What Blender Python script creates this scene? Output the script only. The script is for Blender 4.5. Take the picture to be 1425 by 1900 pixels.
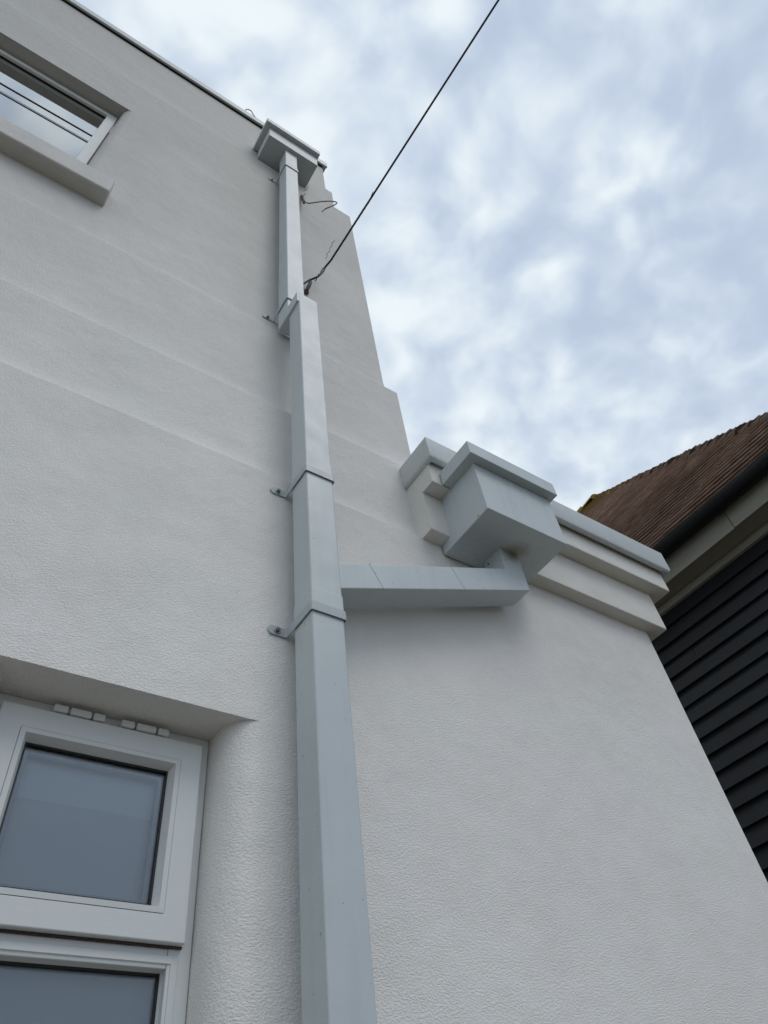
import bpy, bmesh, math, random
from mathutils import Vector, Matrix, noise as mnoise
random.seed(7)
S = bpy.context.scene
for o in list(bpy.data.objects): bpy.data.objects.remove(o)
PI = math.pi
CZ = 1.5                      # eye height: heights below are given from the eye, the ground is at -CZ

# ---------------- camera
cam = bpy.data.cameras.new('camera'); co = bpy.data.objects.new('camera', cam)
S.collection.objects.link(co); S.camera = co
cam.sensor_fit = 'VERTICAL'; cam.sensor_height = 24.0
cam.lens = 1340.1 / 1900.0 * 24.0
cam.clip_start = 0.05; cam.clip_end = 500
r0 = Vector((0.83111469, -0.54592798, -0.10584805))
r1 = Vector((0.35449264, 0.6668116, -0.65549847))
r2 = Vector((0.42846627, 0.50727205, 0.7477419))
M = Matrix((r0, -r1, -r2)).transposed().to_4x4()
M.translation = Vector((0, -1.3, CZ))
co.matrix_world = M

# ---------------- sky, sun, exposure
SUN_EL, SUN_AZ = math.radians(55), math.radians(162)   # azimuth clockwise from +Y
w = bpy.data.worlds.new('World'); S.world = w; w.use_nodes = True
nt = w.node_tree; nt.nodes.clear()
def N(t, **k):
    n = nt.nodes.new(t)
    for a, b in k.items(): setattr(n, a, b)
    return n
def Lk(a, b): nt.links.new(a, b)
def math_(op, a, b=None, c=None, clamp=False):
    n = N('ShaderNodeMath', operation=op); n.use_clamp = clamp
    for i, v in enumerate((a, b, c)):
        if v is None: continue
        if isinstance(v, (int, float)): n.inputs[i].default_value = v
        else: Lk(v, n.inputs[i])
    return n.outputs[0]
def noise_(vec, scale, detail=4, rough=.5, dist=0.0):
    n = N('ShaderNodeTexNoise'); n.inputs['Scale'].default_value = scale; n.inputs['Detail'].default_value = detail
    n.inputs['Roughness'].default_value = rough; n.inputs['Distortion'].default_value = dist
    if vec is not None: Lk(vec, n.inputs['Vector'])
    return n.outputs['Fac']
def ramp_(fac, stops, interp='LINEAR'):
    n = N('ShaderNodeValToRGB'); cr = n.color_ramp; cr.interpolation = interp
    while len(cr.elements) < len(stops): cr.elements.new(.5)
    for e, (p, c) in zip(cr.elements, stops):
        e.position = p; e.color = (*c, 1) if len(c) == 3 else c
    Lk(fac, n.inputs[0]); return n.outputs[0]
sky = N('ShaderNodeTexSky'); sky.sky_type = 'NISHITA'; sky.sun_disc = False
sky.sun_elevation = SUN_EL; sky.sun_rotation = SUN_AZ
bgA = N('ShaderNodeBackground'); Lk(sky.outputs[0], bgA.inputs[0]); bgA.inputs[1].default_value = 0.06
tc = N('ShaderNodeTexCoord'); sep = N('ShaderNodeSeparateXYZ'); Lk(tc.outputs['Generated'], sep.inputs[0])
zz = math_('MAXIMUM', sep.outputs[2], 0.07)
zz = math_('ADD', zz, 0.12)
comb = N('ShaderNodeCombineXYZ'); Lk(math_('DIVIDE', sep.outputs[0], zz), comb.inputs[0]); Lk(math_('DIVIDE', sep.outputs[1], zz), comb.inputs[1])
comb.inputs[2].default_value = 3.1
P = comb.outputs[0]
warp = N('ShaderNodeTexNoise'); warp.inputs['Scale'].default_value = 5.0; warp.inputs['Detail'].default_value = 3; Lk(P, warp.inputs['Vector'])
vm = N('ShaderNodeVectorMath', operation='MULTIPLY_ADD'); Lk(warp.outputs['Color'], vm.inputs[0]); vm.inputs[1].default_value = (.10, .10, 0); Lk(P, vm.inputs[2])
PW = vm.outputs[0]
big = noise_(P, 2.3, 3, .5)
mid = noise_(PW, 9.0, 4, .46)
fine = noise_(PW, 22.0, 2, .45)
vo = N('ShaderNodeTexVoronoi'); vo.feature = 'SMOOTH_F1'; vo.inputs['Scale'].default_value = 13.0; vo.inputs['Smoothness'].default_value = .7; Lk(PW, vo.inputs['Vector'])
puff = math_('SUBTRACT', 1.0, vo.outputs['Distance'])
v = math_('ADD', math_('MULTIPLY', big, .34), math_('ADD', math_('MULTIPLY', mid, .72), math_('MULTIPLY', fine, .40)))
v = math_('ADD', v, math_('MULTIPLY', math_('SUBTRACT', puff, .55), .36))
sp2 = N('ShaderNodeSeparateXYZ'); Lk(P, sp2.inputs[0])
v = math_('ADD', v, math_('ADD', math_('MULTIPLY', sp2.outputs[1], .26), math_('MULTIPLY', sp2.outputs[0], -.19)))
v = math_('MULTIPLY', math_('ADD', v, .005), 1 / 1.37)
ccol = ramp_(v, [(.34, (.445, .525, .665)), (.45, (.51, .59, .705)), (.54, (.585, .665, .745)), (.66, (.75, .81, .845))], 'B_SPLINE')
hz = math_('MULTIPLY', math_('SUBTRACT', 0.9, sep.outputs[2]), 1.2, clamp=True)
mx = N('ShaderNodeMix', data_type='RGBA'); Lk(math_('MULTIPLY', hz, .4), mx.inputs[0]); Lk(ccol, mx.inputs[6]); mx.inputs[7].default_value = (.62, .70, .775, 1)
bgB = N('ShaderNodeBackground'); Lk(mx.outputs[2], bgB.inputs[0]); bgB.inputs[1].default_value = 1.0
cov = ramp_(v, [(.25, (.90,) * 3), (.50, (1.0,) * 3)])
ms = N('ShaderNodeMixShader'); Lk(cov, ms.inputs[0]); Lk(bgA.outputs[0], ms.inputs[1]); Lk(bgB.outputs[0], ms.inputs[2])
wo = N('ShaderNodeOutputWorld'); Lk(ms.outputs[0], wo.inputs[0])
sl = bpy.data.lights.new('sun', 'SUN'); sl.energy = 0.65; sl.angle = math.radians(26); sl.color = (1, .94, .86)
so = bpy.data.objects.new('sun', sl); S.collection.objects.link(so)
sd = Vector((math.sin(SUN_AZ) * math.cos(SUN_EL), math.cos(SUN_AZ) * math.cos(SUN_EL), math.sin(SUN_EL)))
so.rotation_euler = sd.to_track_quat('Z', 'Y').to_euler(); so.location = sd * 40
S.view_settings.view_transform = 'Standard'; S.view_settings.look = 'None'
S.view_settings.exposure = 0.22; S.view_settings.gamma = 1.0; S.view_settings.use_curve_mapping = False
S.render.engine = 'CYCLES'

# ---------------- materials
def mat(name, col, rough=.6, spec=.5, coat=0.0, build=None):
    global nt
    m = bpy.data.materials.new(name); m.use_nodes = True; nt = m.node_tree
    b = nt.nodes['Principled BSDF']
    b.inputs['Base Color'].default_value = (*col, 1); b.inputs['Roughness'].default_value = rough
    b.inputs['Specular IOR Level'].default_value = spec; b.inputs['Coat Weight'].default_value = coat
    if build: build(b)
    return m
def posn(): return N('ShaderNodeNewGeometry').outputs['Position']
def mapped(vec, sc):
    n = N('ShaderNodeMapping'); n.inputs['Scale'].default_value = sc; Lk(vec, n.inputs[0]); return n.outputs[0]
def mixc(f, a, b, blend='MIX'):
    n = N('ShaderNodeMix', data_type='RGBA', blend_type=blend)
    for i, v_ in ((0, f), (6, a), (7, b)):
        if isinstance(v_, (int, float)): n.inputs[i].default_value = v_
        elif isinstance(v_, tuple): n.inputs[i].default_value = (*v_, 1)
        else: Lk(v_, n.inputs[i])
    return n.outputs[2]
def bump(b, h, dist, strength=1.0, prev=None):
    n = N('ShaderNodeBump'); n.inputs['Distance'].default_value = dist; n.inputs['Strength'].default_value = strength
    Lk(h, n.inputs['Height'])
    if prev: Lk(prev, n.inputs['Normal'])
    Lk(n.outputs[0], b.inputs['Normal']); return n.outputs[0]
def stucco_build(col_a, col_b, dist=.00085, upper_shade=(.475, .47, .44)):
    def f(b):
        p = posn()
        q = mapped(p, (0.72, 0.72, 1.15))
        blot = noise_(p, 1.7, 5, .6)
        c = mixc(ramp_(blot, [(.35, (0,) * 3), (.68, (1,) * 3)]), col_a, col_b)
        fl = noise_(q, 300, 2, .5)
        c = mixc(ramp_(fl, [(.3, (1,) * 3), (.45, (0,) * 3)]), c, tuple(x * .88 for x in col_a))
        st = noise_(mapped(p, (1.2, 1.2, .25)), 3.5, 6, .65)
        c = mixc(math_('MULTIPLY', ramp_(st, [(.5, (0,) * 3), (.75, (1,) * 3)]), .22), c, tuple(x * .80 for x in col_b))
        # dimmer light on the upper wall painted into the colour, broken up by noise
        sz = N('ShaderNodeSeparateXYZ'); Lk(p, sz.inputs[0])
        shade_mix = math_('ADD', math_('DIVIDE', math_('SUBTRACT', sz.outputs[2], 2.6), 3.6), math_('MULTIPLY', math_('SUBTRACT', noise_(p, 1.3, 5, .65), .5), .9))
        c = mixc(ramp_(shade_mix, [(0, (0,) * 3), (1, (1,) * 3)]), c, upper_shade)
        Lk(c, b.inputs['Base Color'])
        n1 = noise_(q, 215, 2, .55, .5)
        n1 = ramp_(n1, [(.30, (0,) * 3), (.68, (1,) * 3)], 'EASE')
        n2 = noise_(q, 330, 2, .5, .2)
        h = math_('ADD', n1, math_('MULTIPLY', n2, .45))
        a = bump(b, h, dist)
        bump(b, noise_(p, 4.5, 3, .5), .012, 1.0, a)
    return f
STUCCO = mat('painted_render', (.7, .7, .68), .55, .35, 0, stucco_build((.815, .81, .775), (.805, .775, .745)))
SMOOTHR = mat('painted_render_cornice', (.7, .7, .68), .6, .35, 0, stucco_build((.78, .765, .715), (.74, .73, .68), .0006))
def paint_build(col, speck=True, stains=()):
    def f(b):
        p = posn()
        c = mixc(noise_(p, 5, 4, .6), tuple(x * .92 for x in col), tuple(min(1, x * 1.06) for x in col))
        if speck:
            sp = noise_(p, 85, 1, .5)
            c = mixc(math_('MULTIPLY', ramp_(sp, [(.755, (0,) * 3), (.775, (1,) * 3)]), .6), c, (.12, .13, .14))
            run = noise_(mapped(p, (14, 14, .7)), 2.2, 5, .6)
            c = mixc(math_('MULTIPLY', ramp_(run, [(.5, (0,) * 3), (.8, (1,) * 3)]), .30), c, tuple(x * .72 for x in col))
        for (cx, cy, cz, r, sc) in stains:
            d = N('ShaderNodeVectorMath', operation='DISTANCE'); Lk(p, d.inputs[0]); d.inputs[1].default_value = (cx, cy, cz + CZ)
            dd = math_('ADD', d.outputs['Value'], math_('MULTIPLY', math_('SUBTRACT', noise_(p, 45, 4, .7), .5), r * 1.3))
            k = ramp_(math_('DIVIDE', dd, r), [(.25, (.75,) * 3), (1.0, (0,) * 3)])
            c = mixc(k, c, sc)
        Lk(c, b.inputs['Base Color'])
        Lk(math_('ADD', .28, math_('MULTIPLY', noise_(p, 12, 4, .6), .25)), b.inputs['Roughness'])
        a = bump(b, noise_(p, 3.5, 2, .5), .006)
        bump(b, noise_(p, 160, 2, .5), .00025, 1.0, a)
    return f
PIPE = mat('painted_aluminium', (.50, .56, .59), .4, .5, 0, paint_build((.52, .575, .59), True, [(1.55, -.125, 1.80, .05, (.18, .14, .10))]))
HOP = mat('painted_hopper', (.50, .56, .58), .4, .5, 0, paint_build((.51, .565, .58), True, [(1.57, -.15, 1.808, .055, (.28, .25, .19))]))
COP = mat('aluminium_coping', (.50, .55, .56), .45, .5, 0, paint_build((.55, .59, .59), True))
STRAP = mat('painted_strap', (.44, .49, .51), .45, .5, 0, paint_build((.42, .47, .49), False))
UPVC = mat('white_upvc', (.62, .65, .65), .3, .5, 0, paint_build((.68, .705, .695), False))
def metal_b(b): b.inputs['Metallic'].default_value = .8
BOLT = mat('weathered_bolt', (.16, .15, .14), .5, .5, 0, metal_b)
WASH = mat('zinc_washer', (.35, .36, .36), .45, .5, 0, metal_b)
SEAL = mat('black_rubber', (.012, .012, .013), .5)
DARK = mat('dark_gap', (.02, .02, .02), .8)
def glass_mat(name, tint, boost):
    global nt
    m = bpy.data.materials.new(name); m.use_nodes = True; nt = m.node_tree; nt.nodes.clear()
    g = N('ShaderNodeBsdfGlossy'); g.inputs['Roughness'].default_value = .015; g.inputs['Color'].default_value = (.95, .97, .98, 1)
    t = N('ShaderNodeBsdfTransparent'); t.inputs['Color'].default_value = (*tint, 1)
    fr = N('ShaderNodeFresnel'); fr.inputs['IOR'].default_value = 1.52
    k = math_('MULTIPLY', fr.outputs[0], boost, clamp=True)
    mixs = N('ShaderNodeMixShader'); Lk(k, mixs.inputs[0]); Lk(t.outputs[0], mixs.inputs[1]); Lk(g.outputs[0], mixs.inputs[2])
    o = N('ShaderNodeOutputMaterial'); Lk(mixs.outputs[0], o.inputs[0]); return m
GLASS = glass_mat('double_glazing', (.93, .96, .98), 1.8)
def blind_b(b):
    p = posn(); s_ = N('ShaderNodeSeparateXYZ'); Lk(p, s_.inputs[0])
    Lk(mixc(noise_(p, 6, 3), (.46, .50, .51), (.50, .54, .55)), b.inputs['Base Color'])
BLIND = mat('grey_blind', (.2, .23, .26), .8, .2, 0, blind_b)
BLIND2 = mat('darker_blind', (.40, .43, .435), .8, .2)
FROST = mat('frosted_back', (.27, .33, .345), .7, .3)
ROOMD = mat('dark_room', (.03, .032, .035), .9, .1)
def boards_b(b):
    p = posn()
    g = noise_(mapped(p, (3, .6, 40)), 6, 5, .6)
    c = mixc(g, (.0045, .006, .008), (.011, .0135, .0165))
    c = mixc(math_('MULTIPLY', ramp_(noise_(p, 1.6, 4, .6), [(.45, (0,) * 3), (.75, (1,) * 3)]), .4), c, (.022, .025, .025))
    Lk(c, b.inputs['Base Color']); bump(b, g, .0015)
BOARD = mat('black_weatherboard', (.02, .023, .026), .55, .4, 0, boards_b)
def oldpaint_b(b):
    p = posn(); c = mixc(noise_(mapped(p, (1, .3, 2)), 7, 6, .65), (.20, .20, .165), (.34, .335, .29))
    Lk(c, b.inputs['Base Color'])
OLDP = mat('weathered_cream_paint', (.3, .3, .25), .6, .4, 0, oldpaint_b)
SOFF = mat('weathered_soffit', (.11, .105, .085), .8, .2, 0, lambda b: Lk(mixc(noise_(mapped(posn(), (1, .3, 1)), 9, 6, .7), (.22, .21, .165), (.34, .32, .26)), b.inputs['Base Color']))
GUT = mat('black_gutter', (.012, .013, .016), .45, .3, 0, lambda b: Lk(mixc(noise_(posn(), 8, 4), (.004, .0045, .006), (.011, .012, .015)), b.inputs['Base Color']))
def tile_b(b):
    p = posn()
    c = mixc(ramp_(noise_(p, 7.5, 3, .6), [(.35, (0,) * 3), (.65, (1,) * 3)]), (.27, .185, .15), (.42, .32, .265))
    c = mixc(math_('MULTIPLY', ramp_(noise_(p, 1.1, 4, .6), [(.45, (0,) * 3), (.7, (1,) * 3)]), .4), c, (.17, .12, .08))
    c = mixc(math_('MULTIPLY', ramp_(noise_(p, 30, 3, .6), [(.55, (0,) * 3), (.7, (1,) * 3)]), .5), c, (.20, .16, .12))
    # lichen by the apex and along the hip
    d = N('ShaderNodeVectorMath', operation='DISTANCE'); Lk(p, d.inputs[0]); d.inputs[1].default_value = LICHEN
    k = math_('ADD', math_('DIVIDE', d.outputs['Value'], 2.6), math_('MULTIPLY', math_('SUBTRACT', noise_(p, 2.5, 5, .7), .5), 1.3))
    c = mixc(ramp_(k, [(.15, (1,) * 3), (.75, (0,) * 3)]), c, (.22, .15, .045))
    Lk(c, b.inputs['Base Color']); bump(b, noise_(p, 40, 4, .6), .004)
th = math.radians(1.25)
def nb(x, y, z): return Vector((x * math.cos(th) - y * math.sin(th), -1.3 + x * math.sin(th) + y * math.cos(th), z + CZ))
APEX = (8.42, 4.05, 9.10)
LICHEN = nb(*APEX)
TILE = mat('clay_tile', (.1, .06, .045), .85, .2, 0, tile_b)
def hip_b(b):
    p = posn()
    c = mixc(noise_(p, 6, 4, .6), (.060, .036, .026), (.10, .068, .040))
    d = N('ShaderNodeVectorMath', operation='DISTANCE'); Lk(p, d.inputs[0]); d.inputs[1].default_value = LICHEN
    k = math_('ADD', math_('DIVIDE', d.outputs['Value'], 4.2), math_('MULTIPLY', math_('SUBTRACT', noise_(p, 2.2, 5, .7), .5), 1.2))
    c = mixc(ramp_(k, [(.25, (1,) * 3), (.85, (0,) * 3)]), c, (.24, .155, .045))
    Lk(c, b.inputs['Base Color']); bump(b, noise_(p, 30, 4, .6), .008)
HIPT = mat('hip_tile', (.1, .06, .04), .85, .2, 0, hip_b)
CABLE = mat('black_cable', (.012, .012, .013), .5)
WIRE = mat('weathered_wire', (.05, .05, .048), .5, .5)
GREYW = mat('grey_cable', (.22, .21, .19), .6, .4)
CREAMW = mat('pinkish_wire', (.42, .34, .29), .6)
GROUND = mat('paving', (.16, .155, .145), .85, .2, 0, lambda b: Lk(mixc(noise_(posn(), 3, 6, .6), (.11, .095, .072), (.18, .155, .12)), b.inputs['Base Color']))
FELT = mat('roof_felt', (.07, .07, .075), .9, .2)

# ---------------- object helpers
COL = S.collection
def link(o): COL.objects.link(o); return o
def empty(name, loc, label=None, cat=None, group=None):
    o = link(bpy.data.objects.new(name, None)); o.location = (loc[0], loc[1], loc[2] + CZ)
    o.empty_display_size = .05
    tag(o, label, cat, group); return o
def tag(o, label=None, cat=None, group=None, kind=None):
    if label: o['label'] = label
    if cat: o['category'] = cat
    if group: o['group'] = group
    if kind: o['kind'] = kind
    return o
def org(parent):
    v = Vector((0, 0, 0)); p = parent
    while p: v += Vector(p.location); p = p.parent
    return v
def finish(name, bm, m, parent=None, bevel=0, seg=2, smooth=None, local=False):
    """bm verts are eye-relative scene coordinates; stored relative to the parent"""
    off = Vector((0, 0, 0)) if local else org(parent) - Vector((0, 0, CZ))
    for v in bm.verts: v.co -= off
    bmesh.ops.recalc_face_normals(bm, faces=bm.faces)
    me = bpy.data.meshes.new(name); bm.to_mesh(me); bm.free()
    ms_ = m if isinstance(m, (list, tuple)) else [m]
    for x in ms_: me.materials.append(x)
    o = link(bpy.data.objects.new(name, me)); o.parent = parent
    if smooth is not None:
        for p in me.polygons: p.use_smooth = True
        me.set_sharp_from_angle(angle=math.radians(smooth))
    if bevel:
        for p in me.polygons: p.use_smooth = True
        if smooth is None: me.set_sharp_from_angle(angle=math.radians(25))
        b = o.modifiers.new('bevel', 'BEVEL'); b.width = bevel; b.segments = seg; b.limit_method = 'ANGLE'
        b.angle_limit = math.radians(30); b.harden_normals = True
    return o
def bx(bm, x0, x1, y0, y1, z0, z1, mi=0):
    vs = [bm.verts.new((x, y, z)) for x in (x0, x1) for y in (y0, y1) for z in (z0, z1)]
    for f in ((0, 1, 3, 2), (4, 6, 7, 5), (0, 4, 5, 1), (2, 3, 7, 6), (0, 2, 6, 4), (1, 5, 7, 3)):
        bm.faces.new([vs[i] for i in f]).material_index = mi
    return vs
def prism(bm, pts, axis, a, b):
    """pts: 2D polygon in the plane across axis, extruded from a to b"""
    def mk(p, t):
        return {'x': (t, p[0], p[1]), 'y': (p[0], t, p[1]), 'z': (p[0], p[1], t)}[axis]
    A = [bm.verts.new(mk(p, a)) for p in pts]; B = [bm.verts.new(mk(p, b)) for p in pts]
    bm.faces.new(A); bm.faces.new(B[::-1]); n = len(pts)
    for i in range(n): bm.faces.new((A[i], A[(i + 1) % n], B[(i + 1) % n], B[i]))
def tube(bm, pts, r, n=8, closed=False):
    pts = [Vector(p) for p in pts]; rings = []
    up = Vector((0, 0, 1)); prev = None
    for i, p in enumerate(pts):
        d = (pts[min(i + 1, len(pts) - 1)] - pts[max(i - 1, 0)]).normalized()
        if prev is None:
            a = d.cross(up if abs(d.z) < .9 else Vector((1, 0, 0))).normalized()
        else:
            a = (prev - d * prev.dot(d)).normalized()
        prev = a; b = d.cross(a)
        rr = r[i] if isinstance(r, (list, tuple)) else r
        rings.append([bm.verts.new(p + (a * math.cos(t) + b * math.sin(t)) * rr) for t in [2 * PI * k / n for k in range(n)]])
    for A, B in zip(rings, rings[1:]):
        for k in range(n): bm.faces.new((A[k], A[(k + 1) % n], B[(k + 1) % n], B[k]))
    bm.faces.new(rings[0]); bm.faces.new(rings[-1][::-1])
def cyl(bm, c, axis, r, h, n=16):
    c = Vector(c); a = Vector(axis).normalized(); tube(bm, [c, c + a * h], r, n)
def smoothpath(pts, n=8):
    pts = [Vector(p) for p in pts]; out = []
    P_ = [pts[0]] + pts + [pts[-1]]
    for i in range(1, len(P_) - 2):
        a, b, c, d = P_[i - 1:i + 3]
        for k in range(n):
            t = k / n
            out.append(.5 * ((2 * b) + (c - a) * t + (2 * a - 5 * b + 4 * c - d) * t * t + (3 * b - a - 3 * c + d) * t ** 3))
    out.append(pts[-1]); return out
def cut(o, bm):
    """subtract the shape in bm (scene coordinates) from o, once, at build time"""
    for v in bm.verts: v.co -= org(o.parent) - Vector((0, 0, CZ))
    bmesh.ops.recalc_face_normals(bm, faces=bm.faces)
    me = bpy.data.meshes.new('c'); bm.to_mesh(me); bm.free()
    c = link(bpy.data.objects.new('c', me)); c.location = org(o.parent)
    md = o.modifiers.new('b', 'BOOLEAN'); md.object = c; md.operation = 'DIFFERENCE'; md.solver = 'EXACT'
    o.modifiers.move(len(o.modifiers) - 1, 0)
    bev = [x for x in o.modifiers if x.type == 'BEVEL']
    for x in bev: x.show_viewport = False
    bpy.context.view_layer.update()
    ev = o.evaluated_get(bpy.context.evaluated_depsgraph_get())
    nm = bpy.data.meshes.new_from_object(ev)
    o.modifiers.remove(md); old = o.data; o.data = nm; nm.name = old.name
    for x in bev: x.show_viewport = True
    for p in nm.polygons: p.use_smooth = True
    nm.set_sharp_from_angle(angle=math.radians(25))
    bpy.data.objects.remove(c); bpy.data.meshes.remove(me)

# ---------------- ground
bm = bmesh.new(); vs = [bm.verts.new((x, y, -CZ)) for x, y in ((-150, -150), (150, -150), (150, 150), (-150, 150))]; bm.faces.new(vs)
g = finish('ground', bm, GROUND); tag(g, 'grey paved ground of the side passage', 'ground', kind='structure')

# ---------------- main house
house = empty('rendered_house', (0, 0, -CZ), 'tall white rendered house with stepped wall bands and two windows', 'house')
YB = 7.0
# each lower band stands a little further out than the one above it
def band(z0, z1, y, x1, x0=-6.0, foot=0.0, fh=.13):
    b_ = bmesh.new()
    pr = [(YB, z0)]
    if foot:
        nn = 10
        for k in range(nn + 1):
            t = k / nn; pr.append((y - foot * (1 - t) ** 2.6, z0 + fh * t))
    else: pr.append((y, z0))
    pr += [(y, z1), (YB, z1)]
    prism(b_, pr, 'x', x0, x1)
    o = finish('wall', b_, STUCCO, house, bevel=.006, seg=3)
    if foot: o.modifiers.clear(); me = o.data; me.set_sharp_from_angle(angle=math.radians(25))
    return o
def edge_weights(o, test):
    me = o.data; bm = bmesh.new(); bm.from_mesh(me); ly = bm.edges.layers.float.get('bevel_weight_edge') or bm.edges.layers.float.new('bevel_weight_edge')
    off = org(o.parent) - Vector((0, 0, CZ))
    for e in bm.edges:
        if len(e.link_faces) == 2 and e.calc_face_angle(0) > .5 and test(*[v.co + off for v in e.verts]): e[ly] = 1.0
    bm.to_mesh(me); bm.free()
    for m_ in o.modifiers:
        if m_.type == 'BEVEL': m_.limit_method = 'WEIGHT'
w0 = band(-CZ, 1.858, 0.0, 1.256)
w1 = band(1.858, 2.322, 0.03, 1.340, foot=.016)
w2 = band(2.322, 2.995, 0.06, 1.350, foot=.016)
w3 = band(2.995, 5.445, 0.09, 1.302, foot=.016)
w4 = band(5.445, 6.42, 0.12, 1.135, foot=.022, fh=.42)
b_ = bmesh.new(); bx(b_, 1.135, 1.197, .121, 6.9, 5.445, 5.90)
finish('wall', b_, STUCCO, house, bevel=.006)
# coping of the main roof
b_ = bmesh.new(); prism(b_, [(.092, 6.432), (.092, 6.53), (.10, 6.545), (7.0, 6.56), (7.0, 6.46), (.118, 6.46), (.108, 6.432)], 'x', -6.0, 1.168)
finish('coping', b_, COP, house, bevel=.004)
b_ = bmesh.new(); bx(b_, -6, 1.13, .1165, 7.0, 6.418, 6.4595); finish('coping_gap', b_, SEAL, house)  # black strip put in for the shadow line under the coping

# small lower window: opening with rounded jambs
def arc_jamb(x_in, x_out, y0, yd, n=10, sgn=1):
    # quarter ellipse from (x_out, y0) to (x_in, y0+yd)
    return [(x_in + (x_out - x_in) * (1 - math.sin(t)), y0 + yd * (1 - math.cos(t))) for t in [PI / 2 * k / n for k in range(n + 1)]]
ZT2, ZB2 = .943, -.35
right = arc_jamb(.568, .640, -.0001, .085)
left = arc_jamb(.102, .03, -.0001, .085)
c_ = bmesh.new()
poly = [(.03, -.2), (.640, -.2)] + right + [(.566, .30), (.104, .30)] + left[::-1]
prism(c_, poly, 'z', ZB2, ZT2); cut(w0, c_)
edge_weights(w0, lambda a, b: max(a.x, b.x) < 1.2)
# upper wide window opening
ZT1, ZB1 = 4.865, 3.50
c_ = bmesh.new()
right = arc_jamb(-.288, -.240, .0899, .05)
poly = [(-1.75, -.2), (-.240, -.2)] + right + [(-.288, .42), (-1.75, .42)]
prism(c_, poly, 'z', ZB1, ZT1); cut(w3, c_)
# rendered sill under the upper window
b_ = bmesh.new(); prism(b_, [(.013, 3.392), (.013, 3.540), (.0895, 3.545), (.175, 3.575), (.175, 3.381), (.0905, 3.381), (.02, 3.384)], 'x', -2.1, -.140)
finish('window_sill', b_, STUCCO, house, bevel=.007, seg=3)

# ---- lower window
def frame_ring(bm, x0, x1, z0, z1, wd, y0, y1, wt=None, wb=None):
    wt = wt or wd; wb = wb or wd
    O = [(x0, z0), (x1, z0), (x1, z1), (x0, z1)]; I = [(x0 + wd, z0 + wb), (x1 - wd, z0 + wb), (x1 - wd, z1 - wt), (x0 + wd, z1 - wt)]
    V = {}
    for nme, L_ in (('O', O), ('I', I)):
        for k, (x, z) in enumerate(L_):
            for y in (y0, y1): V[nme, k, y] = bm.verts.new((x, y, z))
    for k in range(4):
        j = (k + 1) % 4
        for (a, b2, c, d) in ((('O', k, y0), ('O', j, y0), ('I', j, y0), ('I', k, y0)), (('O', k, y1), ('I', k, y1), ('I', j, y1), ('O', j, y1)),
                            (('O', k, y0), ('O', k, y1), ('O', j, y1), ('O', j, y0)), (('I', k, y0), ('I', j, y0), ('I', j, y1), ('I', k, y1))):
            bm.faces.new([V[a], V[b2], V[c], V[d]])
def bead_ring(bm, x0, x1, z0, z1, wd, yf, yb, h=None):
    """bead sloping from yf on its outer edge to yb at the glass"""
    wh = h or wd
    O = [(x0, z0), (x1, z0), (x1, z1), (x0, z1)]; I = [(x0 + wd, z0 + wh), (x1 - wd, z0 + wh), (x1 - wd, z1 - wh), (x0 + wd, z1 - wh)]
    m1 = [((o[0] * .45 + i[0] * .55), (o[1] * .45 + i[1] * .55)) for o, i in zip(O, I)]
    rows = [[bm.verts.new((x, yf, z)) for x, z in O], [bm.verts.new((x, yf - .001, z)) for x, z in m1], [bm.verts.new((x, yb, z)) for x, z in I]]
    for A, B in zip(rows, rows[1:]):
        for k in range(4):
            j = (k + 1) % 4; bm.faces.new((A[k], A[j], B[j], B[k]))
win = bpy.data.objects.new('window', None); link(win); win.parent = house; win.location = Vector((.335, .14, .3 + CZ)) - org(house)
win['label'] = 'narrow white window with a top-hung sash over a frosted pane'
# outer frame: stiles, head, transom
b_ = bmesh.new()
frame_ring(b_, .104, .5665, -.35, .9425, .045, .118, .175)
bx(b_, .149, .5215, .119, .174, .473, .507)
finish('window_frame', b_, UPVC, win, bevel=.0025)
# sash proud of the frame
b_ = bmesh.new(); frame_ring(b_, .119, .545, .509, .914, .048, .098, .150)
sash = finish('sash', b_, UPVC, win, bevel=.003)
b_ = bmesh.new(); bead_ring(b_, .1665, .4975, .5565, .8665, .0185, .0975, .122)
finish('glazing_bead', b_, UPVC, sash)
b_ = bmesh.new(); frame_ring(b_, .1845, .4795, .5745, .8485, .0035, .120, .131)
finish('seal', b_, SEAL, sash)
b_ = bmesh.new(); bx(b_, .186, .478, .126, .130, .576, .847); finish('pane', b_, GLASS, sash)
b_ = bmesh.new(); frame_ring(b_, .186, .478, .576, .847, .012, .136, .149); finish('spacer_bar', b_, mat('spacer', (.20, .23, .25), .5), sash)
b_ = bmesh.new(); bx(b_, .170, .494, .159, .165, .757, .862); finish('blind', b_, BLIND, sash)
b_ = bmesh.new(); bx(b_, .170, .494, .1592, .1652, .56, .757); finish('blind', b_, BLIND2, sash)
# two hinges (friction-hinge covers) at the head
for hx in (.216, .357):
    b_ = bmesh.new()
    for a, b2 in ((0, .029), (.033, .077), (.081, .106)):
        bx(b_, hx + a, hx + b2, .094, .1175, .9155, .9315)
    finish('hinge', b_, UPVC, win, bevel=.003)
b_ = bmesh.new(); bx(b_, .119, .545, .112, .118, .5055, .5088); finish('gasket', b_, mat('red_brown_gasket', (.05, .025, .022), .6), win)
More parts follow.
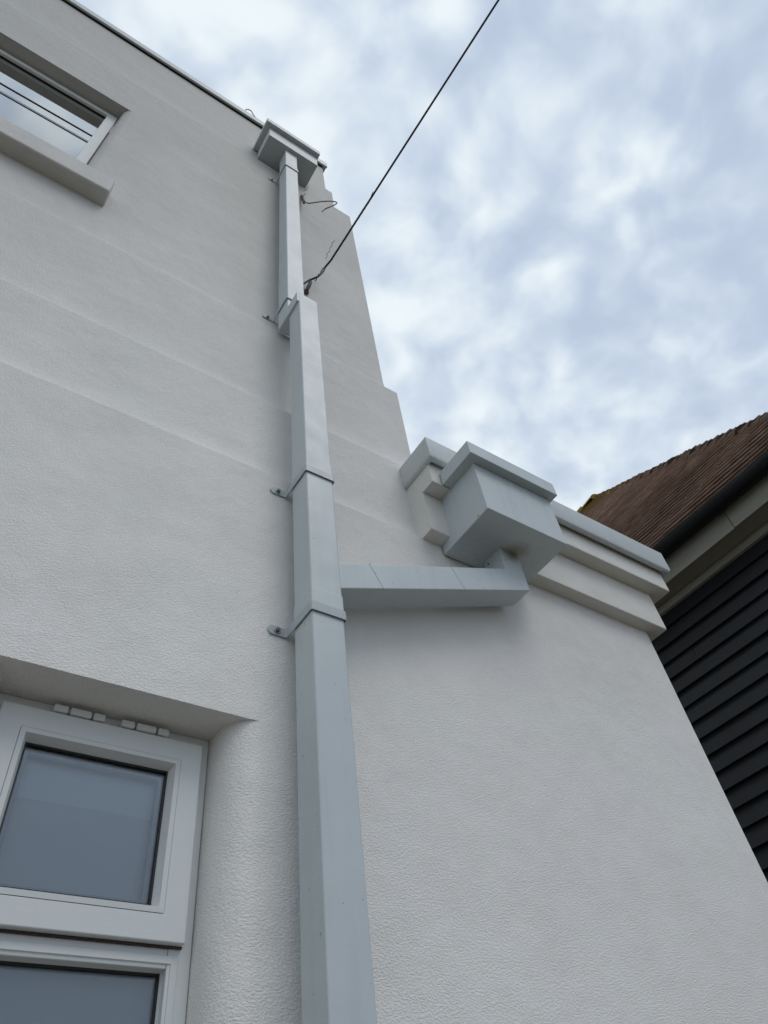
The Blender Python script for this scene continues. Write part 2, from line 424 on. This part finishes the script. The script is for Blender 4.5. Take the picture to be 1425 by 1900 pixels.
# lower fixed pane
b_ = bmesh.new(); bead_ring(b_, .128, .5405, -.33, .4935, .0225, .1165, .142)
finish('glazing_bead', b_, UPVC, win)
b_ = bmesh.new(); frame_ring(b_, .1485, .520, -.31, .4725, .004, .140, .151); finish('seal', b_, SEAL, win)
b_ = bmesh.new(); bx(b_, .150, .5185, .146, .150, -.308, .471); finish('pane', b_, GLASS, win)
b_ = bmesh.new(); bx(b_, .1495, .5210, .1755, .179, -.30, .4705); finish('frosted_sheet', b_, FROST, win)

# ---- upper window
win = bpy.data.objects.new('window', None); link(win); win.parent = house; win.location = Vector((-.9, .2, 4.2 + CZ)) - org(house)
win['label'] = 'wide white window reflecting the sky above a rendered sill'
XL = -1.74
b_ = bmesh.new(); frame_ring(b_, XL, -.2885, 3.5, 4.864, .030, .176, .235, .022)
finish('window_frame', b_, UPVC, win, bevel=.003)
b_ = bmesh.new(); frame_ring(b_, XL + .02, -.3015, 3.52, 4.845, .052, .162, .215, .045)
sash = finish('sash', b_, UPVC, win, bevel=.003)
b_ = bmesh.new(); frame_ring(b_, XL + .07, -.353, 3.571, 4.801, .0035, .178, .200); finish('seal', b_, SEAL, sash)
b_ = bmesh.new(); bx(b_, XL + .075, -.358, .185, .190, 3.576, 4.796); finish('pane', b_, glass_mat('double_glazing_sky', (.62, .68, .74), 3.2), sash)
b_ = bmesh.new(); bx(b_, XL + .07, -.353, .181, .1845, 4.408, 4.415); finish('pane_strip', b_, SEAL, sash)
b_ = bmesh.new(); bx(b_, XL + .076, -.357, .1815, .1845, 4.285, 4.305); finish('pane_strip', b_, mat('grey_strip', (.16, .19, .23), .4), sash)  # grey strip across the outer face of the pane
b_ = bmesh.new(); bx(b_, XL + .0, -.30, .40, .41, 3.5, 4.864); finish('curtain', b_, BLIND, sash)
b_ = bmesh.new(); bx(b_, -.3005, -.286, .168, .182, 4.56, 4.64)
finish('hinge', b_, UPVC, win, bevel=.002)
b_ = bmesh.new(); bx(b_, -.2995, -.2885, .1665, .176, 3.6, 4.56); finish('gasket', b_, SEAL, win)

# ---------------- single storey extension
ext = empty('flat_roofed_extension', (1.85, 0, -CZ), 'single-storey white rendered extension with stepped cornice and metal coping', 'building')
XLf, XR, YE = 1.256, 2.452, 6.2
b_ = bmesh.new(); bx(b_, XLf, XR, 0.0, YE, -CZ, 1.857)
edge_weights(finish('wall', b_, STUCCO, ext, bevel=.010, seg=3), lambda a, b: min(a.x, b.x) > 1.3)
b_ = bmesh.new(); bx(b_, XLf, 2.518, -.055, YE + .05, 1.857, 2.060)
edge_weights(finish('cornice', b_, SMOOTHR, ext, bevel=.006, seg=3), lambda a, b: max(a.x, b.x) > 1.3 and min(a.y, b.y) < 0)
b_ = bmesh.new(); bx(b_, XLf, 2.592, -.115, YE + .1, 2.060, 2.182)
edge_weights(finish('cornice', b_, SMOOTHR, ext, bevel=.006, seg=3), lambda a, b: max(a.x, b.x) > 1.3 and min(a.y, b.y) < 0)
b_ = bmesh.new(); bx(b_, XLf + .012, 2.58, -.108, 6, 2.180, 2.188); finish('coping_gap', b_, SEAL, ext)
prof = [(0, 2.287), (0, 2.180), (.004, 2.170), (.012, 2.164), (.024, 2.166), (.034, 2.187)]
# coping swept round left return, front and right return
b_ = bmesh.new()
rings = []
for (cx, cy, dx, dy) in ((1.238, .0305, 1, 0), (1.238, -.153, 1, 1), (2.622, -.153, -1, 1), (2.622, YE + .1, -1, 0)):
    ring = [b_.verts.new((cx + o_ * dx, cy + o_ * dy, z)) for o_, z in prof]
    ring += [b_.verts.new((cx + .30 * dx, cy + .30 * dy, 2.187)), b_.verts.new((cx + .30 * dx, cy + .30 * dy, 2.28))]
    rings.append(ring)
for A, B in zip(rings, rings[1:]):
    for k in range(len(A)): b_.faces.new((A[k], A[(k + 1) % len(A)], B[(k + 1) % len(A)], B[k]))
b_.faces.new(rings[0]); b_.faces.new(rings[-1][::-1])
finish('coping', b_, COP, ext, bevel=.002)
b_ = bmesh.new(); bx(b_, 1.36, 2.35, .15, YE, 2.183, 2.22); finish('roof', b_, FELT, ext)

# ---------------- downpipe (square section) with its branch, junction and straps
dp = empty('downpipe', (.755, -.08, -CZ), 'tall square pale grey downpipe between the two hoppers, with a sloping branch pipe', 'downpipe')
b_ = bmesh.new(); bx(b_, .708, .802, -.128, -.036, -CZ, 3.050)
finish('pipe', b_, PIPE, dp, bevel=.005, seg=3)
b_ = bmesh.new(); bx(b_, .6955, .786, -.048, .043, 2.968, 5.555)
finish('pipe', b_, PIPE, dp, bevel=.005, seg=3)
b_ = bmesh.new(); bx(b_, .6975, .799, -.1265, .0445, 2.966, 3.0485)
finish('offset_junction', b_, PIPE, dp, bevel=.003)
# arm: polygon across y
arm = [(.799, 1.3155), (1.589, 1.6385), (1.589, 1.830), (1.497, 1.830), (1.497, 1.7045), (.799, 1.4115)]
b_ = bmesh.new(); prism(b_, arm, 'y', -.1265, -.034)
finish('branch_pipe', b_, PIPE, dp, bevel=.004, seg=3)
def armz(x, top): return (1.3155 + (x - .799) * (1.6385 - 1.3155) / .79) if not top else (1.4115 + (x - .799) * (1.7045 - 1.4115) / .698)
sl_ = (1.6385 - 1.3155) / .79
SEAM = mat('paint_seam', (.42, .465, .48), .5)
for xa in (.905, 1.230):
    b_ = bmesh.new(); kx = .040; g_ = .0007; t_ = .0018
    prism(b_, [(xa + kx, armz(xa + kx, 0) - g_), (xa + kx + t_, armz(xa + kx + t_, 0) - g_), (xa + t_, armz(xa + t_, 1) + g_), (xa, armz(xa, 1) + g_)], 'y', -.1265 - g_, -.12)
    finish('seam', b_, SEAM, dp)
# faint socket seams where lengths of pipe join
for z in (1.232, 1.798):
    b_ = bmesh.new(); bx(b_, .7065, .8035, -.1295, -.0345, z, z + .055); finish('socket', b_, PIPE, dp, bevel=.004, seg=3)
b_ = bmesh.new(); bx(b_, .694, .7875, -.0495, .0445, 5.19, 5.24); finish('socket', b_, PIPE, dp, bevel=.004, seg=3)
def strap(x0, x1, yf, yw, z, h, label=None):
    """flat strap: ear on the wall, round the pipe, ear on the wall"""
    e = bpy.data.objects.new('strap', None); link(e); e.parent = dp; e.location = Vector((x0, yw, z + CZ)) - org(dp)
    t = .0028
    path = [(x0 - .044, yw - .004), (x0, yw - .004), (x0, yf), (x1, yf), (x1, yw - .004), (x1 + .044, yw - .004)]
    b_ = bmesh.new()
    # offset outline by t outwards, with softened corners
    def rnd(p, q, r, rad, n=4):
        p, q, r = Vector(p), Vector(q), Vector(r); a = q + (p - q).normalized() * rad; c = q + (r - q).normalized() * rad
        return [(a * (1 - s) ** 2 + q * 2 * s * (1 - s) + c * s * s) for s in [k / n for k in range(n + 1)]]
    pts = [Vector(path[0])]
    for i in range(1, 5): pts += rnd(path[i - 1], path[i], path[i + 1], .006)
    pts.append(Vector(path[-1]))
    L_, R_ = [], []
    for i, p in enumerate(pts):
        d = (pts[min(i + 1, len(pts) - 1)] - pts[max(i - 1, 0)]).normalized(); nn = Vector((d.y, -d.x))
        L_.append(p + nn * t / 2); R_.append(p - nn * t / 2)
    rows = []
    for i in range(len(pts)):
        rows.append([b_.verts.new((q.x, q.y, z + dz)) for q, dz in ((L_[i], 0), (L_[i], h), (R_[i], h), (R_[i], 0))])
    for A, B in zip(rows, rows[1:]):
        for k in range(4): b_.faces.new((A[k], A[(k + 1) % 4], B[(k + 1) % 4], B[k]))
    b_.faces.new(rows[0]); b_.faces.new(rows[-1][::-1])
    # rounded ends of the ears
    for sx, xe in ((-1, x0 - .040), (1, x1 + .040)):
        prism(b_, [(xe + sx * h / 2 * math.sin(a), z + h / 2 - h / 2 * math.cos(a)) for a in [PI * k / 10 for k in range(11)]], 'y', yw - .0057, yw - .0023)
    finish('band', b_, STRAP, e)
    for xe in (x0 - .028, x1 + .028):
        b_ = bmesh.new(); cyl(b_, (xe, yw - .0055, z + h / 2), (0, -1, 0), .0102, .0022, 20); finish('washer', b_, WASH, e, smooth=40)
        b_ = bmesh.new(); cyl(b_, (xe, yw - .0075, z + h / 2), (0, -1, 0), .0064, .0065, 6); finish('bolt', b_, BOLT, e, bevel=.0008)
strap(.7035, .8065, -.1325, 0.0, 1.203, .028)
strap(.7035, .8065, -.1325, 0.0, 1.767, .028)
strap(.691, .7905, -.0525, .090, 3.125, .026)
strap(.690, .7910, -.0530, .090, 5.160, .026)

# ---------------- lower hopper
hp = empty('hopper_head', (1.53, -.13, 1.80), 'large pale grey box hopper on the extension, above the branch pipe', 'hopper')
b_ = bmesh.new(); bx(b_, 1.340, 1.717, -.257, -.118, 2.05, 2.085); bx(b_, 1.340, 1.717, -.257, -.0040, 1.808, 2.05)
b_.free(); b_ = bmesh.new(); bx(b_, 1.340, 1.717, -.257, -.004, 1.808, 2.085)
finish('box', b_, HOP, hp, bevel=.003)
b_ = bmesh.new(); bx(b_, 1.3005, 1.733, -.292, -.119, 2.060, 2.132)
finish('lid', b_, HOP, hp, bevel=.003)
for (x, y, z) in ((1.338, -.20, 1.815), ):
    b_ = bmesh.new(); cyl(b_, (1.341, -.208, 1.816), (-1, 0, 0), .003, .002, 10); finish('screw', b_, BOLT, hp)
b_ = bmesh.new(); cyl(b_, (1.4975, -.06, 1.785), (-1, 0, 0), .0035, .003, 10); finish('screw', b_, BOLT, dp)

# ---------------- upper hopper
hp = empty('hopper_head', (.75, .02, 5.52), 'shallow pale grey hopper high on the house wall at the roof edge', 'hopper')
b_ = bmesh.new(); bx(b_, .556, .940, -.075, .108, 5.525, 5.735)
finish('box', b_, HOP, hp, bevel=.003)
b_ = bmesh.new(); bx(b_, .520, .950, -.108, .115, 5.715, 5.790)
finish('lid', b_, HOP, hp, bevel=.003)

# ---------------- neighbouring house (turned 1.25 degrees)
nh = empty('weatherboarded_house', (4.6, 2, -CZ), 'neighbouring house with black weatherboards and a brown hipped clay tile roof', 'house')
def nmap(b_):
    for v in b_.verts: v.co = nb(*v.co) - Vector((0, 0, CZ))
def nfinish(name, b_, m, parent, **k):
    nmap(b_); return finish(name, b_, m, parent, **k)
XW, YN, YF = 4.6, .35, 11.0
b_ = bmesh.new()
bx(b_, XW + .03, 12.2, YN + .03, YF, -CZ, 3.55, 0)
z = 3.50; gz = .1265; k = 0
while z > -CZ:
    z0 = max(z - gz, -CZ)
    # feather-edge board: thick lower edge proud, thin at the top; boards butt at random joints
    y = YN - random.random() * 2
    while y < YF:
        y2 = y + 3.0 + random.random() * 1.8
        j = random.uniform(-.0015, .0015)
        ya, yb_ = max(y + .0012, YN), min(y2 - .0012, YF)
        if yb_ > ya:
            prism(b_, [(XW + .030, z), (XW + .012 + j, z), (XW - .014 + j, z0 + .001), (XW + .030, z0 + .001)], 'y', ya, yb_)
        y = y2
    z -= gz
# boards on prism axis y are given as (x, z)
nfinish('wall', b_, BOARD, nh)
XFa = 4.395
b_ = bmesh.new(); prism(b_, [(XW + .03, 3.492), (XW - .022, 3.492), (XW - .034, 3.505), (XW - .034, 3.535), (XW - .02, 3.56), (XW + .03, 3.56)], 'y', YN - .02, YF)
nfinish('frieze', b_, OLDP, nh)
b_ = bmesh.new(); bx(b_, XFa + .018, XW - .018, .02, YF, 3.561, 3.575); nfinish('soffit', b_, SOFF, nh)
b_ = bmesh.new(); bx(b_, XFa, XFa + .018, .02, 1.238, 3.550, 3.775); bx(b_, XFa, XFa + .018, 1.242, YF, 3.545, 3.775); bx(b_, XFa + .0185, 12, .02, .035, 3.561, 3.775); nfinish('fascia', b_, OLDP, nh, bevel=.003)
# half round gutter
def gutter(y0, y1, r, ring=True):
    pts = []
    for k in range(15):
        a = PI + PI * k / 14
        pts.append((XFa - .076 + r * math.cos(a), 3.762 + r * math.sin(a)))
    inner = [(XFa - .076 + (r - .004) * math.cos(PI + PI * k / 14), 3.762 + (r - .004) * math.sin(PI + PI * k / 14)) for k in range(14, -1, -1)]
    b_ = bmesh.new(); prism(b_, pts + inner, 'y', y0, y1); return b_
gt = nfinish('gutter', gutter(-.1, YF, .074), GUT, nh, smooth=30)
nfinish('union', gutter(1.20, 1.29, .079), GUT, gt, smooth=30)
for y in (.35, 2.1, 3.0, 3.9):
    nfinish('bracket', gutter(y, y + .022, .0775), GUT, gt, smooth=30)

# roof: overlapping tile courses on the slope facing the passage
PT = math.atan2(9.10 - 3.78, 8.42 - 4.33); cp, sp_ = math.cos(PT), math.sin(PT)
X0, Z0 = 4.33, 3.78
GAUGE = .128; TW = .165
LEN = (APEX[2] - Z0) / sp_
def hip_y(s):  # y of the hip at slope distance s
    return -.02 + (APEX[1] + .02) * s / LEN
b_ = bmesh.new()
rows = int(LEN / GAUGE)
for i in range(rows):
    s0 = i * GAUGE; y = hip_y(s0) - .25 + (TW / 2 if i % 2 else 0)
    rw = random.uniform(-.0015, .0015)
    while y < YF:
        wv = .010 * math.sin(y * 1.9 + i * .25) + .007 * math.sin(y * 4.7 + i * .6)
        d0 = rw + random.uniform(-.001, .001); l0 = .4 * wv + random.uniform(-.0008, .0012)
        a0 = s0 - .012 + d0; a1 = s0 + GAUGE * 1.6
        jitter = random.uniform(-.0008, .0008)
        wd = TW - .003
        y1_ = y + wd
        def PTN(s_, h, yy): return (X0 + s_ * cp - h * sp_, yy, Z0 + s_ * sp_ + h * cp)
        if hip_y(s0) - .08 < y1_:
            ya = max(y, hip_y(s0) - .10)
            vs = [b_.verts.new(PTN(a0, .061 + l0, ya)), b_.verts.new(PTN(a0 + jitter, .061 + l0 + jitter, y1_)), b_.verts.new(PTN(a1, -.004, y1_)), b_.verts.new(PTN(a1, -.004, ya)),
                  b_.verts.new(PTN(a0, .046 + l0, ya)), b_.verts.new(PTN(a0 + jitter, .046 + l0 + jitter, y1_)), b_.verts.new(PTN(a1, -.016, y1_)), b_.verts.new(PTN(a1, -.016, ya))]
            for f in ((0, 1, 2, 3), (4, 7, 6, 5), (0, 4, 5, 1), (1, 5, 6, 2), (3, 2, 6, 7), (0, 3, 7, 4)): b_.faces.new([vs[q] for q in f])
        y = y1_ + .003
# under-structure and the far slopes
A_ = Vector((X0, -.02, Z0 - .02)); AP = Vector(APEX) + Vector((0, 0, -.05)); XE = 2 * APEX[0] - X0
v1, v2, v3, v4 = [b_.verts.new(p) for p in (A_, (XE, -.02, Z0 - .02), (XE, YF, Z0 - .02), (X0, YF, Z0 - .02))]
a1_, a2_ = b_.verts.new(AP), b_.verts.new((AP.x, YF, AP.z))
for f in ((v1, v2, a1_), (v1, a1_, a2_, v4), (v2, v3, a2_, a1_), (v3, v4, a2_)): b_.faces.new(f)
roof = nfinish('roof', b_, TILE, nh)
# bonnet tiles down the hip and half-round ridge tiles
def saddle(b_, p, q, r, n=8, lift=.0):
    p, q = Vector(p), Vector(q); d = (q - p).normalized(); side = d.cross(Vector((0, 0, 1))).normalized(); up = side.cross(d)
    for rr in (0,):
        P0 = [b_.verts.new(p + up * lift + side * r * math.cos(t) + up * r * .8 * math.sin(t)) for t in [PI * k / n for k in range(n + 1)]]
        P1 = [b_.verts.new(q + side * r * .86 * math.cos(t) + up * r * .68 * math.sin(t)) for t in [PI * k / n for k in range(n + 1)]]
        for k in range(n): b_.faces.new((P0[k], P0[k + 1], P1[k + 1], P1[k]))
        b_.faces.new(P0); b_.faces.new(P1[::-1])
H0 = Vector((X0, -.02, Z0 - .03)); H1 = Vector(APEX) + Vector((0, 0, -.06))
b_ = bmesh.new(); Lh = (H1 - H0).length; dh = (H1 - H0).normalized(); s = 0
while s < Lh - .05:
    ln = .23; j = random.uniform(-.012, .016)
    saddle(b_, H0 + dh * s + Vector((0, 0, j)), H0 + dh * min(s + ln + .07, Lh), .095 + random.uniform(-.012, .016), lift=.02)
    s += ln
saddle(b_, H1 - dh * .25 + Vector((0, 0, .03)), H1 + Vector((0, .3, -.02)), .15, lift=.02)
nfinish('hip_tiles', b_, HIPT, roof)
b_ = bmesh.new(); y = APEX[1] - .1
while y < YF:
    saddle(b_, (APEX[0], y, APEX[2] - .06 + random.uniform(0, .02)), (APEX[0], y + .36, APEX[2] - .07), .13, lift=.01); y += .33
nfinish('ridge_tiles', b_, HIPT, roof)

# ---------------- overhead cable with its grip and wall hook
def cpt(u, v, t):
    d = r0 * ((u - 712.5) / 1340.1) + r1 * ((v - 950) / 1340.1) + r2
    d.normalize(); return d * t + Vector((0, -1.3, 0))
A = cpt(603, 500, 4.20); B = cpt(925, 0, 4.55); dAB = (B - A)
E_ = A + dAB * 6
oc = empty('overhead_cable', (A.x, A.y, A.z), 'black overhead service cable running from the house wall up across the sky', 'cable')
def sagp(t):  # slight sag beyond the picture keeps the seen part nearly straight
    p = A + dAB * t; return p
def cyq(u, v, y):  # point on the wall plane y seen at a place of the survey photo
    d = r0 * ((u - 712.5) / 1340.1) + r1 * ((v - 950) / 1340.1) + r2
    t = (y + 1.3) / d.y; return d * t + Vector((0, -1.3, 0))
b_ = bmesh.new()
pts = smoothpath([cyq(561, 528, .08), cyq(574, 520, .06), cyq(590, 513, .03), cyq(600, 503, .015), cyq(604, 495, .01), sagp(.035)], 6)
pts += [sagp(t) for t in (.06, .1, .2, .4, .7, 1, 1.5, 2.2, 3, 4.5, 6)]
tube(b_, pts, .0058, 8)
finish('cable', b_, CABLE, oc, smooth=60)
def along(ta, tb, n): return [ta + (tb - ta) * k / n for k in range(n + 1)]
side = dAB.cross(Vector((0, 0, 1))).normalized(); up_ = side.cross(dAB).normalized()
# helical grip wound round the cable
b_ = bmesh.new(); pts = []
for k, t in enumerate(along(.03, .27, 150)):
    a = k * .50; rr = .0048
    pts.append(sagp(t) + side * rr * math.cos(a) + up_ * rr * math.sin(a))
tube(b_, pts, .0017, 6)
pts = [sagp(.27), sagp(.285) + side * .006 - up_ * .004, sagp(.30) + side * .012 - up_ * .010]
tube(b_, smoothpath(pts, 4), .0018, 6)
# loose wavy tail and lower loop to the hook
tail = [(604, 480), (607, 476), (607, 470), (612, 466), (612, 460), (616, 456), (616, 450), (619, 449), (621, 445)]
tube(b_, smoothpath([cpt(u, v, 4.18) for u, v in tail], 3), .0014, 6)
loop = [(603, 496), (599, 498), (596, 503), (594, 508), (591, 509), (590, 513), (588, 514), (587, 519), (584, 521), (583, 526), (580, 527)]
tube(b_, smoothpath([cpt(u, v, 4.24) for u, v in loop], 3), .0026, 6)
finish('grip_wire', b_, WIRE, oc, smooth=60)
b_ = bmesh.new()
p0, p1 = cyq(577, 522, .045), cyq(570, 538, .065)
tube(b_, [p0, p0 + (p1 - p0) * .2, p0 + (p1 - p0) * .75, p1], [.006, .0105, .0105, .007], 10)
p2 = cyq(566, 543, .09)
tube(b_, [p1, p2], .010, 8)
cyl(b_, p2 + Vector((0, -.012, 0)), (0, 1, 0), .02, .014, 12)
finish('hook', b_, mat('rusty_hook', (.10, .08, .075), .7), oc, smooth=50)

# loose stub of cable under the upper hopper
b_ = bmesh.new()
pts = [cyq(*p, y) for p, y in (((566, 359), .084), ((563, 364), .075), ((564, 371), .06), ((571, 377), .03), ((585, 375.5), .0), ((602, 373.5), -.03), ((617, 373.5), -.05), ((624.5, 375.5), -.055), ((623, 379), -.05), ((612, 384), -.03), ((603, 388), 0), ((598, 392.5), .01))]
tube(b_, smoothpath(pts, 5), .0042, 7)
o = finish('loose_cable', b_, GREYW, None, smooth=60); tag(o, 'short stiff grey cable end hanging loose below the upper hopper', 'cable')
b_ = bmesh.new()
pts = [cyq(*p, y) for p, y in (((559.5, 363), .086), ((561, 368), .07), ((564, 377), .05))]
tube(b_, smoothpath(pts, 4), .007, 7)
finish('sheath', b_, SEAL, o)
b_ = bmesh.new()
pts = [cyq(*p, y) for p, y in (((573, 343), .10), ((571, 348), .085), ((569, 351), .085), ((563, 353.5), .09), ((558, 357), .095), ((557, 363), .10), ((560, 366), .09))]
tube(b_, smoothpath(pts, 4), .0035, 6)
o = finish('loose_wire', b_, CREAMW, None, smooth=60); tag(o, 'thin pinkish wire tucked round the corner of the upper hopper', 'wire')
b_ = bmesh.new()
pts = [cyq(*p, .10) for p in ((455, 206), (456.5, 203.5), (460, 203), (466, 206), (470, 213), (477, 221), (485, 227.5), (492, 233))]
tube(b_, smoothpath(pts, 5), .0045, 7)
o = finish('loose_cable', b_, GREYW, None, smooth=60); tag(o, 'grey cable looping over the roof edge left of the upper hopper', 'cable')
